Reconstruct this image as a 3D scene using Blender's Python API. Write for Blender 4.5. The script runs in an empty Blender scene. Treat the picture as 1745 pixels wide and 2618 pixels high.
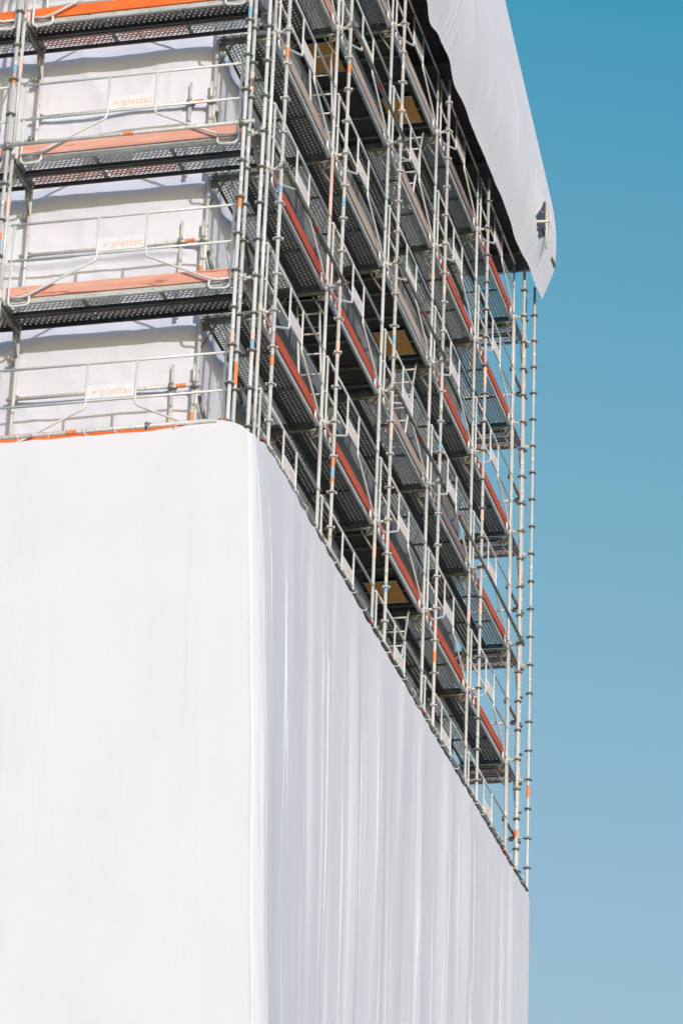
import bpy, bmesh, math, random
from mathutils import Vector, Matrix, noise
random.seed(7)
sc = bpy.context.scene
COL = sc.collection
R = math.radians

# ------------------------------------------------------------------ camera
IMG_W, IMG_H, FPX = 1745.0, 2618.0, 8780.26
YAW, PITCH, ROLL = 0.25890, 0.44210, 0.03979
CAM = Vector((10.18515, -33.89490, -21.86237))
cy, sy = math.cos(YAW), math.sin(YAW)
_rt = Vector((cy, sy, 0))
FWD = Vector((-sy, cy, 0)) * math.cos(PITCH) + Vector((0, 0, math.sin(PITCH)))
_up = _rt.cross(FWD)
RIGHT = _rt * math.cos(ROLL) + _up * math.sin(ROLL)
UP = -_rt * math.sin(ROLL) + _up * math.cos(ROLL)
cd = bpy.data.cameras.new('camera')
cd.sensor_fit = 'VERTICAL'; cd.sensor_height = 36.0; cd.sensor_width = 24.0
cd.lens = FPX / IMG_H * 36.0
cd.clip_start = 0.5; cd.clip_end = 5000
cam = bpy.data.objects.new('camera', cd); COL.objects.link(cam)
m = Matrix((RIGHT, UP, -FWD)).transposed().to_4x4(); m.translation = CAM
cam.matrix_world = m
sc.camera = cam

# ------------------------------------------------------------------ sky, sun, exposure
SUN_EL, SUN_DIR_H = R(11.0), Vector((0.535, -0.845, 0)).normalized()
w = bpy.data.worlds.new('World'); sc.world = w; w.use_nodes = True
nt = w.node_tree; nt.nodes.clear()
sky = nt.nodes.new('ShaderNodeTexSky'); sky.sky_type = 'NISHITA'; sky.sun_disc = False
sky.sun_elevation = SUN_EL; sky.sun_rotation = math.atan2(SUN_DIR_H.x, SUN_DIR_H.y)
sky.air_density = 1.0; sky.dust_density = 0.6; sky.ozone_density = 1.0
tint = nt.nodes.new('ShaderNodeMix'); tint.data_type = 'RGBA'; tint.blend_type = 'MULTIPLY'
tint.inputs[0].default_value = 1.0
tint.inputs[7].default_value = (0.98, 1.06, 1.02, 1)
bg = nt.nodes.new('ShaderNodeBackground'); bg.inputs['Strength'].default_value = 0.15
wo = nt.nodes.new('ShaderNodeOutputWorld')
hs = nt.nodes.new('ShaderNodeHueSaturation'); hs.inputs['Saturation'].default_value = 1.3
nt.links.new(sky.outputs[0], hs.inputs['Color']); nt.links.new(hs.outputs[0], tint.inputs[6]); 
sepc, comc = nt.nodes.new('ShaderNodeSeparateColor'), nt.nodes.new('ShaderNodeCombineColor')
nt.links.new(tint.outputs[2], sepc.inputs[0])
for ch, (ex, k, th, tail) in enumerate(((-.3, -5.607, 1.51, .95), (-1.0, -3.418, 3.31, 1.16), (.53, 1.652, 4.72, 1.72))):   # film-like sky colour response
    def mth(op, a, v):
        nd = nt.nodes.new('ShaderNodeMath'); nd.operation = op; nt.links.new(a, nd.inputs[0])
        if isinstance(v, float): nd.inputs[1].default_value = v
        else: nt.links.new(v, nd.inputs[1])
        return nd.outputs[0]
    c0 = sepc.outputs[ch]
    body = mth('MULTIPLY', mth('POWER', mth('MINIMUM', c0, th), ex), k)
    if ch < 2: body = mth('MAXIMUM', mth('ADD', body, (6.886, 3.970)[ch]), (.33, 1.2)[ch])      # red falls off quickly towards the deep blue zenith
    tl = mth('POWER', mth('MAXIMUM', mth('DIVIDE', c0, th), 1.0), tail)
    nt.links.new(mth('MULTIPLY', body, tl), comc.inputs[ch])
nt.links.new(comc.outputs[0], bg.inputs['Color'])
nt.links.new(bg.outputs[0], wo.inputs['Surface'])
sl = bpy.data.lights.new('sun', 'SUN'); sl.energy = 2.0; sl.angle = R(0.5); sl.color = (0.99, 0.98, 0.985)
so = bpy.data.objects.new('sun', sl); COL.objects.link(so)
sd = Vector((SUN_DIR_H.x * math.cos(SUN_EL), SUN_DIR_H.y * math.cos(SUN_EL), math.sin(SUN_EL)))
so.rotation_euler = sd.to_track_quat('Z', 'Y').to_euler(); so.location = (30, -60, 40)
vs = sc.view_settings
vs.view_transform = 'Standard'; vs.look = 'None'; vs.gamma = 1.0; vs.exposure = 0.24; vs.use_curve_mapping = False

# ------------------------------------------------------------------ materials
def newmat(name):
    mt = bpy.data.materials.new(name); mt.use_nodes = True
    n = mt.node_tree; b = n.nodes['Principled BSDF']
    return mt, n, b

def mat(name, c1, c2, rough=0.5, metal=0.0, scale=6.0, detail=4.0, stretch=(1, 1, 1), bump=0.0, lo=0.35, hi=0.7,
        spots=None, spot_scale=30, spot_lo=.62, coord='Object'):
    mt, n, b = newmat(name)
    tc = n.nodes.new('ShaderNodeTexCoord'); mp = n.nodes.new('ShaderNodeMapping'); mp.inputs['Scale'].default_value = stretch
    oi = n.nodes.new('ShaderNodeObjectInfo')
    va = n.nodes.new('ShaderNodeVectorMath'); va.operation = 'MULTIPLY_ADD'
    va.inputs[1].default_value = (37, 51, 23)
    cmb = n.nodes.new('ShaderNodeCombineXYZ')
    for i in range(3): n.links.new(oi.outputs['Random'], cmb.inputs[i])
    n.links.new(cmb.outputs[0], va.inputs[0]); n.links.new(tc.outputs[coord], va.inputs[2])
    n.links.new(va.outputs[0], mp.inputs[0])
    nz = n.nodes.new('ShaderNodeTexNoise'); nz.inputs['Scale'].default_value = scale; nz.inputs['Detail'].default_value = detail
    nz.inputs['Roughness'].default_value = .62
    n.links.new(mp.outputs[0], nz.inputs['Vector'])
    cr = n.nodes.new('ShaderNodeValToRGB')
    cr.color_ramp.elements[0].position = lo; cr.color_ramp.elements[1].position = hi
    cr.color_ramp.elements[0].color = (*c1, 1); cr.color_ramp.elements[1].color = (*c2, 1)
    n.links.new(nz.outputs['Fac'], cr.inputs[0])
    col = cr.outputs[0]
    if spots:
        n2 = n.nodes.new('ShaderNodeTexNoise'); n2.inputs['Scale'].default_value = spot_scale; n2.inputs['Detail'].default_value = 5
        n.links.new(mp.outputs[0], n2.inputs['Vector'])
        c2r = n.nodes.new('ShaderNodeValToRGB'); c2r.color_ramp.elements[0].position = spot_lo; c2r.color_ramp.elements[1].position = spot_lo + .07
        n.links.new(n2.outputs['Fac'], c2r.inputs[0])
        mx = n.nodes.new('ShaderNodeMix'); mx.data_type = 'RGBA'
        n.links.new(c2r.outputs[0], mx.inputs[0]); n.links.new(col, mx.inputs[6]); mx.inputs[7].default_value = (*spots, 1)
        col = mx.outputs[2]
    n.links.new(col, b.inputs['Base Color'])
    b.inputs['Roughness'].default_value = rough; b.inputs['Metallic'].default_value = metal
    if bump:
        bp = n.nodes.new('ShaderNodeBump'); bp.inputs['Strength'].default_value = bump; bp.inputs['Distance'].default_value = .01
        n.links.new(nz.outputs['Fac'], bp.inputs['Height']); n.links.new(bp.outputs[0], b.inputs['Normal'])
    return mt

GALV = mat('galvanised_tube', (.56, .545, .545), (.79, .765, .765), .42, .12, 4, 6, (1, 1, .35), spots=(.30, .27, .23), spot_lo=.66)
GALV_WARM = mat('weathered_tube', (.56, .53, .51), (.76, .725, .70), .5, .08, 5, 6, (1, 1, .3), spots=(.28, .22, .17), spot_lo=.62)
GALV_NEW = mat('bright_zinc_tube', (.68, .68, .68), (.82, .815, .81), .35, .12, 4, 5, (1, 1, .3))
COUPLER = mat('coupler_steel', (.16, .155, .14), (.46, .44, .40), .45, .35, 40, 4)
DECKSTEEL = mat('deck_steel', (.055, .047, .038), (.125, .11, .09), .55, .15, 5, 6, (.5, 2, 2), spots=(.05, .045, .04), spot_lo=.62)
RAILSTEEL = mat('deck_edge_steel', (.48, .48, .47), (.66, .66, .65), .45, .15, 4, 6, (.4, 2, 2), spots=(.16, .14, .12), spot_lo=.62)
FRAMESTEEL = mat('transom_steel', (.15, .145, .125), (.30, .29, .26), .5, .3, 8, 5, spots=(.07, .065, .06))
BURR = mat('lit_punched_zinc', (.74, .73, .70), (.88, .87, .84), .45, .05, 20, 3)  # zinc collars coloured extra pale, standing in for light caught at the holes
BURR_RED = mat('red_oxide_punching', (.62, .26, .20), (.78, .42, .34), .6, 0, 20, 3)
ORANGE = mat('orange_board', (.78, .13, .02), (.88, .19, .035), .6, 0, 3, 6, (.4, 3, 3), spots=(.55, .12, .04), spot_lo=.66, spot_scale=14)
FADED = mat('faded_red_board', (.66, .30, .23), (.78, .42, .34), .7, 0, 4, 7, (.4, 3, 3), spots=(.46, .15, .09), spot_lo=.6, spot_scale=7)
RED = mat('red_board', (.48, .06, .025), (.62, .10, .045), .6, 0, 3, 6, (.4, 3, 3), spots=(.30, .05, .03), spot_lo=.66, spot_scale=14)
PALE = mat('pale_weathered_board', (.42, .29, .25), (.58, .45, .40), .75, 0, 3, 7, (.4, 3, 3), spots=(.45, .16, .09), spot_lo=.64, spot_scale=7)
WORN = mat('worn_red_board', (.26, .10, .08), (.30, .27, .27), .7, 0, 2.4, 7, (.5, 3, 3), spots=(.14, .22, .28), spot_lo=.6, spot_scale=6)
BAND_O = mat('orange_tape', (.80, .22, .07), (.86, .33, .14), .5, 0, 30)
BAND_P = mat('pink_paint', (.76, .50, .42), (.82, .60, .53), .6, 0, 20)
BAND_B = mat('blue_tape', (.18, .40, .58), (.30, .52, .68), .5, 0, 30)
BAND_R = mat('red_tape', (.50, .03, .03), (.62, .06, .04), .5, 0, 30)
SIGNW = mat('sign_white', (.74, .73, .76), (.82, .805, .84), .5, 0, 8, 4)
SIGNO = mat('sign_orange', (.84, .48, .37), (.87, .57, .47), .5, 0, 30)
PLY = mat('dark_plywood', (.022, .017, .013), (.05, .036, .026), .6, 0, 3, 6, (4, 1, 1))
HATCH = mat('orange_plywood', (.72, .29, .05), (.84, .40, .09), .6, 0, 5, 6, (1, 8, 1), spots=(.30, .10, .02), spot_lo=.64, spot_scale=8)
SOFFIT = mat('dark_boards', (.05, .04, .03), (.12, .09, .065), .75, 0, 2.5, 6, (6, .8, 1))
CORD = mat('white_cord', (.72, .71, .68), (.80, .79, .76), .8, 0, 30)
CONCRETE = mat('building_render', (.25, .24, .23), (.33, .32, .31), .9, 0, .8, 6)
GROUND = mat('paving', (.46, .455, .455), (.56, .555, .555), .9, 0, .3, 8)

def fabric(name, c1, c2, transl=0.12, weave=0.12):
    mt, n, b = newmat(name)
    tc = n.nodes.new('ShaderNodeTexCoord')
    nz = n.nodes.new('ShaderNodeTexNoise'); nz.inputs['Scale'].default_value = .9; nz.inputs['Detail'].default_value = 8
    nz.inputs['Roughness'].default_value = .6
    n.links.new(tc.outputs['Object'], nz.inputs['Vector'])
    cr = n.nodes.new('ShaderNodeValToRGB'); cr.color_ramp.elements[0].position = .3; cr.color_ramp.elements[1].position = .7
    cr.color_ramp.elements[0].color = (*c1, 1); cr.color_ramp.elements[1].color = (*c2, 1)
    n.links.new(nz.outputs['Fac'], cr.inputs[0]); n.links.new(cr.outputs[0], b.inputs['Base Color'])
    b.inputs['Roughness'].default_value = .9; b.inputs['Specular IOR Level'].default_value = .08
    mp = n.nodes.new('ShaderNodeMapping'); mp.inputs['Scale'].default_value = (9, 9, .7)
    n.links.new(tc.outputs['Object'], mp.inputs[0])
    n2 = n.nodes.new('ShaderNodeTexNoise'); n2.inputs['Scale'].default_value = 1.6; n2.inputs['Detail'].default_value = 7
    n.links.new(mp.outputs[0], n2.inputs['Vector'])
    n3 = n.nodes.new('ShaderNodeTexNoise'); n3.inputs['Scale'].default_value = 28; n3.inputs['Detail'].default_value = 3
    n.links.new(tc.outputs['Object'], n3.inputs['Vector'])
    bp = n.nodes.new('ShaderNodeBump'); bp.inputs['Strength'].default_value = weave; bp.inputs['Distance'].default_value = .06
    n.links.new(n2.outputs['Fac'], bp.inputs['Height'])
    bp2 = n.nodes.new('ShaderNodeBump'); bp2.inputs['Strength'].default_value = .12; bp2.inputs['Distance'].default_value = .012
    n.links.new(n3.outputs['Fac'], bp2.inputs['Height']); n.links.new(bp.outputs[0], bp2.inputs['Normal'])
    n.links.new(bp2.outputs[0], b.inputs['Normal'])
    tr = n.nodes.new('ShaderNodeBsdfTranslucent'); tr.inputs['Color'].default_value = (*c2, 1)
    mx = n.nodes.new('ShaderNodeMixShader'); mx.inputs[0].default_value = transl
    n.links.new(b.outputs[0], mx.inputs[1]); n.links.new(tr.outputs[0], mx.inputs[2])
    n.links.new(mx.outputs[0], n.nodes['Material Output'].inputs['Surface'])
    return mt
TARP = fabric('white_tarpaulin', (.78, .76, .845), (.82, .80, .885), .10, .035)
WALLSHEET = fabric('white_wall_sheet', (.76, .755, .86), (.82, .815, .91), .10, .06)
SHADESHEET = fabric('shade_grey_wall_sheet', (.20, .205, .21), (.30, .30, .305), .02, .10)  # grey base colour stands in for shade on the side wall

def perforated(name, base, pu, pv, ru, rv, band, lipcol):
    """steel sheet with real see-through punched holes laid out along the plank (object X = length, Y = width)"""
    mt, n, b = newmat(name)
    tc = n.nodes.new('ShaderNodeTexCoord'); sp = n.nodes.new('ShaderNodeSeparateXYZ')
    n.links.new(tc.outputs['Object'], sp.inputs[0])
    def M(op, a, c=None, d=None):
        k = n.nodes.new('ShaderNodeMath'); k.operation = op
        for i, v in enumerate((a, c, d)):
            if v is None: continue
            if isinstance(v, (int, float)): k.inputs[i].default_value = v
            else: n.links.new(v, k.inputs[i])
        return k.outputs[0]
    v = M('ADD', M('DIVIDE', sp.outputs[1], pv), 100.5)
    row = M('FLOOR', v)
    u = M('ADD', M('DIVIDE', sp.outputs[0], pu), M('MULTIPLY', M('MODULO', row, 2.0), .5))
    fu = M('SUBTRACT', M('FRACT', M('ADD', u, 200.0)), .5); fv = M('SUBTRACT', M('FRACT', v), .5)
    eu = M('DIVIDE', M('MULTIPLY', fu, pu), ru); ev = M('DIVIDE', M('MULTIPLY', fv, pv), rv)
    d = M('ADD', M('MULTIPLY', eu, eu), M('MULTIPLY', ev, ev))
    hole = M('MULTIPLY', M('LESS_THAN', d, 1.0), M('LESS_THAN', M('ABSOLUTE', sp.outputs[1]), band))
    rim = M('MULTIPLY', M('LESS_THAN', d, 1.75), M('LESS_THAN', M('ABSOLUTE', sp.outputs[1]), band))  # ring round each hole painted paler, as light on the punched lip
    nz = n.nodes.new('ShaderNodeTexNoise'); nz.inputs['Scale'].default_value = 5; nz.inputs['Detail'].default_value = 6
    n.links.new(tc.outputs['Object'], nz.inputs['Vector'])
    cr = n.nodes.new('ShaderNodeValToRGB'); cr.color_ramp.elements[0].position = .35; cr.color_ramp.elements[1].position = .7
    cr.color_ramp.elements[0].color = (*[c * .6 for c in base], 1); cr.color_ramp.elements[1].color = (*base, 1)
    n.links.new(nz.outputs['Fac'], cr.inputs[0])
    mx = n.nodes.new('ShaderNodeMix'); mx.data_type = 'RGBA'
    n.links.new(rim, mx.inputs[0]); n.links.new(cr.outputs[0], mx.inputs[6]); mx.inputs[7].default_value = (*lipcol, 1)
    n.links.new(mx.outputs[2], b.inputs['Base Color'])
    b.inputs['Roughness'].default_value = .5; b.inputs['Metallic'].default_value = .2
    t = n.nodes.new('ShaderNodeBsdfTransparent')
    ms = n.nodes.new('ShaderNodeMixShader')
    n.links.new(hole, ms.inputs[0]); n.links.new(b.outputs[0], ms.inputs[1]); n.links.new(t.outputs[0], ms.inputs[2])
    n.links.new(ms.outputs[0], n.nodes['Material Output'].inputs['Surface'])
    return mt
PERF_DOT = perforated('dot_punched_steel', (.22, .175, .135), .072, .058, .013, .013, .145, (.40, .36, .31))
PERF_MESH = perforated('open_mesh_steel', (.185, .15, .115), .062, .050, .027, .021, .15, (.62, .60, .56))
PERF_RED = perforated('red_mesh_steel', (.60, .25, .19), .062, .050, .027, .021, .15, (.70, .34, .27))

# ------------------------------------------------------------------ mesh helpers
def tube(bm, p0, p1, r, seg=10, mi=0, cap=True):
    p0, p1 = Vector(p0), Vector(p1); d = (p1 - p0)
    if d.length < 1e-6: return
    q = d.to_track_quat('Z', 'Y'); a = []; b = []
    for i in range(seg):
        t = 2 * math.pi * i / seg
        o = q @ Vector((math.cos(t) * r, math.sin(t) * r, 0))
        a.append(bm.verts.new(p0 + o)); b.append(bm.verts.new(p1 + o))
    for i in range(seg):
        f = bm.faces.new((a[i], a[(i + 1) % seg], b[(i + 1) % seg], b[i])); f.smooth = True; f.material_index = mi
    if cap:
        bm.faces.new(list(reversed(a))).material_index = mi; bm.faces.new(b).material_index = mi

def path(bm, pts, r, seg=8):
    pts = [Vector(p) for p in pts]; rings = []
    n0 = None
    for i, p in enumerate(pts):
        t = (pts[min(i + 1, len(pts) - 1)] - pts[max(i - 1, 0)]).normalized()
        if n0 is None:
            n0 = t.orthogonal().normalized()
        n0 = (n0 - t * n0.dot(t)).normalized(); b0 = t.cross(n0)
        rings.append([bm.verts.new(p + (n0 * math.cos(2 * math.pi * k / seg) + b0 * math.sin(2 * math.pi * k / seg)) * r) for k in range(seg)])
    for a, b in zip(rings, rings[1:]):
        for k in range(seg):
            f = bm.faces.new((a[k], a[(k + 1) % seg], b[(k + 1) % seg], b[k])); f.smooth = True
    bm.faces.new(list(reversed(rings[0]))); bm.faces.new(rings[-1])

def box(bm, lo, hi, mi=0):
    x0, y0, z0 = lo; x1, y1, z1 = hi
    v = [bm.verts.new(p) for p in ((x0, y0, z0), (x1, y0, z0), (x1, y1, z0), (x0, y1, z0), (x0, y0, z1), (x1, y0, z1), (x1, y1, z1), (x0, y1, z1))]
    for f in ((0, 3, 2, 1), (4, 5, 6, 7), (0, 1, 5, 4), (1, 2, 6, 5), (2, 3, 7, 6), (3, 0, 4, 7)):
        bm.faces.new([v[i] for i in f]).material_index = mi

def bezier(p0, p1, p2, n=6):
    p0, p1, p2 = Vector(p0), Vector(p1), Vector(p2)
    return [p0 * (1 - t) ** 2 + p1 * 2 * t * (1 - t) + p2 * t * t for t in [i / n for i in range(n + 1)]]

def mesh(name, fill, mats):
    bm = bmesh.new(); fill(bm)
    me = bpy.data.meshes.new(name); bm.to_mesh(me); bm.free()
    for k in (mats if isinstance(mats, (list, tuple)) else [mats]): me.materials.append(k)
    return me

def obj(name, me, parent=None, loc=(0, 0, 0), rot=(0, 0, 0)):
    o = bpy.data.objects.new(name, me); COL.objects.link(o)
    o.location = loc; o.rotation_euler = rot
    if parent is not None: o.parent = parent
    return o

USED = {}
def tag(o, label, cat, group=None, kind=None):
    o['label'] = label; o['category'] = cat
    if group: o['group'] = group
    if kind: o['kind'] = kind
    return o

def thing(name, label, cat, loc=(0, 0, 0), rz=0.0, group=None):
    o = bpy.data.objects.new(name, None); COL.objects.link(o); o.empty_display_size = .1
    o.location = loc; o.rotation_euler = (0, 0, rz)
    return tag(o, label, cat, group)

def px(p):
    d = Vector(p) - CAM; z = d.dot(FWD)
    return IMG_W / 2 + FPX * d.dot(RIGHT) / z, IMG_H / 2 - FPX * d.dot(UP) / z

def seen(pts, mg=60):
    q = [px(p) for p in pts]
    return max(a for a, _ in q) > -mg and min(a for a, _ in q) < IMG_W + mg and max(b for _, b in q) > -mg and min(b for _, b in q) < IMG_H + mg

ORD = ['first', 'second', 'third', 'fourth', 'fifth', 'sixth', 'seventh']
LEVELS = {-4: "at the lower sheet's hem", -2: 'first deck above lower sheet', 0: 'second deck above lower sheet',
          2: 'third deck above lower sheet', 4: 'fourth deck above lower sheet', 6: 'top deck under soffit'}
SIDE_X, STD_Y = -0.18, [1.04 + 3 * j for j in range(6)]
TR = .024

# ------------------------------------------------------------------ ground and building
def gfill(bm):
    v = [bm.verts.new(p) for p in ((-1500, -1500, -23.5), (1500, -1500, -23.5), (1500, 1500, -23.5), (-1500, 1500, -23.5))]
    bm.faces.new(v)
g = obj('ground', mesh('ground', gfill, GROUND)); g['kind'] = 'structure'

bld = thing('building', 'tall block wrapped in white and shade-grey sheeting behind the scaffold', 'building', (-7, 8.5, -23.5))
obj('wall', mesh('wall', lambda bm: box(bm, (-7, -7.2, 0), (5.85, 7.25, 36)), CONCRETE), bld)

# wall sheeting: front face with horizontal laps and bulges, wrapped a little round the corner
def bulge(x, z):
    """billow of each 2 m strip of sheet between its fixings (m towards the viewer)"""
    s = (z % 2.0) / 2.0
    b = .055 * math.sin(math.pi * s) ** 2 * (.6 + .9 * noise.noise((x * .5, z * .25, 3)))
    r = 1 - abs(noise.noise((x * 1.1 + z * .5, z * 1.0 - x * .2, 12))) * 2
    r2 = 1 - abs(noise.noise((x * 2.6 - z * .9, z * 2.0 + x * .3, 17))) * 2
    return b + .035 * noise.noise((x * .9, z * 1.3, 7)) + .022 * max(0, r) ** 3 + .011 * max(0, r2) ** 3
def lap(x, z):
    """rolled hem of the strip above, sagging between fixings"""
    v = 0
    for zc in (-1.05, 2.95, 6.95):
        zz = z - zc - .04 * noise.noise((x * .8, zc, 0)) - .03 * max(0, (x + 1.6)) ** 2
        v += .06 * math.exp(-(zz / .03) ** 2) + (.03 if 0 < zz < .9 else 0) * (1 - min(1, max(0, zz) / .9))
    return v
def wallfront(bm):
    nx, nz = 230, 460; rows = []
    for k in range(nz + 1):
        z = -24 + 18 * k / 40 if k <= 40 else -6 + (k - 40) * 14.0 / (nz - 40)
        row = []
        for i in range(nx + 1):
            x = -9 + (9 - 1.07) * i / nx
            e = min(1, (-1.07 - x) / .25 + .15)
            row.append(bm.verts.new((x, 1.12 - (bulge(x, z) + lap(x, z)) * e, z)))
        for i in range(1, 8):        # round the corner
            a = math.pi / 2 * i / 7
            row.append(bm.verts.new((-1.07 + .10 * math.sin(a), 1.22 - .10 * math.cos(a), z)))
        for i in range(1, 14):
            y = 1.22 + 1.3 * i / 13
            row.append(bm.verts.new((-.97 + .025 * noise.noise((y * 3, z * .8, 4)) + .03 * math.sin(y * 9 + noise.noise((z * .5, 0, 0)) * 4) * i / 13, y, z)))
        rows.append(row)
    for a, b in zip(rows, rows[1:]):
        for i in range(len(a) - 1):
            bm.faces.new((a[i], a[i + 1], b[i + 1], b[i])).smooth = True
o = obj('wall_sheeting', mesh('wall_sheeting', wallfront, WALLSHEET))
tag(o, 'white sheeting stretched over the sunlit front wall behind the deck guardrails', 'sheeting')
def wallside(bm):
    ny, nz = 200, 60; rows = []
    for k in range(nz + 1):
        z = -24 + 36.0 * k / nz; row = []
        for i in range(ny + 1):
            y = 2.48 + (15.95 - 2.48) * i / ny
            row.append(bm.verts.new((-1.02 + .03 * noise.noise((y * 1.1, z * .4, 9)) + .012 * noise.noise((y * 5, z * .5, 2)), y, z)))
        rows.append(row)
    for a, b in zip(rows, rows[1:]):
        for i in range(ny): bm.faces.new((a[i], a[i + 1], b[i + 1], b[i])).smooth = True
o = obj('wall_sheeting', mesh('side_wall_sheeting', wallside, SHADESHEET))
tag(o, 'sheeting coloured grey as shade on the side wall behind the receding decks', 'sheeting')

# ------------------------------------------------------------------ scaffold standards with rosettes
def rosette_fill(bm):
    seg = 20; prof = [(.026, -.006), (.060, -.005), (.060, .005), (.026, .006)]
    rings = []
    for k in range(seg):
        a = 2 * math.pi * k / seg; sc_ = 1.0 if (k % 5) else .86
        rings.append([bm.verts.new((math.cos(a) * (r if r < .05 else r * sc_), math.sin(a) * (r if r < .05 else r * sc_), z)) for r, z in prof])
    for k in range(seg):
        A, B = rings[k], rings[(k + 1) % seg]
        for i in range(3): bm.faces.new((A[i], B[i], B[i + 1], A[i + 1]))
    for a in (0, 1, 2, 3):                       # wedge pockets
        t = a * math.pi / 2 + .35
        c = Vector((math.cos(t) * .058, math.sin(t) * .058, 0))
        tube(bm, c + Vector((0, 0, -.016)), c + Vector((0, 0, .016)), .011, 6)
    tube(bm, (0, 0, -.022), (0, 0, .022), .0285, 12)
ROSETTE = mesh('rosette', rosette_fill, COUPLER)
ROSETTE_LIGHT = mesh('rosette_light', rosette_fill, GALV_WARM)
def bracket_fill(bm):
    tube(bm, (-.022, 0, 0), (-.17, 0, -.012), .021, 10)
    tube(bm, (-.03, 0, -.045), (-.03, 0, .075), .012, 6)
    tube(bm, (-.135, 0, -.045), (-.135, 0, .05), .016, 8)
    tube(bm, (-.145, -.05, 0), (-.145, .05, 0), .015, 8)
    tube(bm, (-.16, 0, -.012), (-.215, 0, -.016), .033, 10)
BRACKET = mesh('bracket_tube', bracket_fill, GALV_WARM)
BANDS = {}
def band_mesh(mt, r=.0262, h=.11):
    k = (mt.name, r, h)
    if k not in BANDS: BANDS[k] = mesh('paint_band', lambda bm: tube(bm, (0, 0, -h / 2), (0, 0, h / 2), r, 12, cap=False), mt)
    return BANDS[k]

def standard(x, y, top, label, mt, bands=(), brackets=None, light=False, bottom=-23.5):
    t = thing('scaffold_standard', label, 'standard', (x, y, bottom), 0, 'tall outer standards with ring couplers')
    def fl(bm):
        z = bottom
        tube(bm, (0, 0, 0), (0, 0, top - bottom), TR, 12)
        zz = -5.0 + random.choice((.25, .75)) 
        while zz < top: tube(bm, (0, 0, zz - bottom - .06), (0, 0, zz - bottom + .06), TR + .0022, 12); zz += 2.0
    obj('tube', mesh('standard_tube', fl, mt), t)
    z = -4.0
    while z < top - .05:
        if seen([(x, y, z)], 30):
            obj('rosette', ROSETTE_LIGHT if light else ROSETTE, t, (0, 0, z - bottom), (0, 0, random.uniform(0, 1.5)))
        z += .5
    for (zb, mb, hb) in bands:
        obj('paint_band', band_mesh(mb, .0266, hb), t, (0, 0, zb - bottom))
    for zb, rz in (brackets or []):
        if seen([(x, y, zb)], 30): obj('bracket_tube', BRACKET, t, (0, 0, zb - bottom), (0, 0, rz))
    return t

lev = [-2, 0, 2, 4, 6]
sb = [
 [(1.67, BAND_O, .15), (-.30, BAND_B, .10), (-2.68, BAND_O, .14)],
 [(3.33, BAND_O, .13), (1.25, BAND_B, .11), (-.95, BAND_P, .25), (-2.72, BAND_B, .14), (-2.58, BAND_O, .12), (-2.84, BAND_O, .06)],
 [(4.55, BAND_P, .12), (.78, BAND_B, .14), (-.6, BAND_P, .25), (-3.0, BAND_B, .14)],
 [(3.2, BAND_P, .12), (.6, BAND_B, .13), (-.5, BAND_B, .12), (-2.75, BAND_O, .18)],
 [(3.3, BAND_P, .3), (.9, BAND_P, .2), (-1.5, BAND_B, .12), (-.7, BAND_P, .2)],
 [(1.2, BAND_P, .3), (-.6, BAND_P, .2), (-3.25, BAND_O, .12)],
]
names = ['tall outer standard nearest the corner on the receding side, red and blue tape',
         'second tall outer standard along the receding side, at end of first bay',
         'third tall outer standard along the receding side, beside the orange hatches',
         'fourth tall outer standard along the receding side, just left of the far bays',
         'fifth tall outer standard along the receding side, one bay before the far end',
         'sixth tall outer standard along the receding side, at the far end against sky']
for j, y in enumerate(STD_Y):
    standard(0, y, 6.93, names[j], [GALV, GALV_WARM, GALV_WARM, GALV_WARM, GALV, GALV_NEW][j], sb[j], [(z, 0) for z in lev], light=j < 4)
standard(-.194, 0, 6.93, 'foremost corner standard at the right end of the sunlit front decks', GALV_NEW,
         [(1.62, BAND_B, .14), (-1.05, BAND_O, .18), (-2.95, BAND_P, .25)], [(z, -math.pi / 2) for z in lev])
standard(-.185, .19, 6.93, 'corner standard directly behind the foremost one, with an orange band', GALV,
         [(.72, BAND_P, .3), (.72, BAND_B, .12), (-3.28, BAND_O, .3)], [])
standard(0, .18, 6.93, 'corner standard between front and side scaffolds, tied to the inner pair', GALV_NEW,
         [(-2.92, BAND_B, .13), (-2.8, BAND_P, .1), (-3.05, BAND_P, .1)], [(z, 0) for z in lev])
standard(-3.194, 0, 6.93, 'outer standard of the sunlit front at the left edge of the photo', GALV,
         [(1.15, BAND_B, .12), (1.0, BAND_O, .12), (-1.35, BAND_B, .14), (-1.24, BAND_O, .1)], [(z, -math.pi / 2) for z in lev])
standard(0, 16.94, 7.05, 'slim outermost standard alone against the blue sky on the right', GALV_NEW,
         [(-2.2, BAND_O, .2), (1.0, BAND_B, .12)], [(z, 0) for z in (-2, 0, 2, 4, 6)])
standard(-.19, 17.08, 6.93, 'rear corner standard half hidden behind the far end standards', GALV,
         [(1.6, BAND_O, .2)], [])

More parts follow.
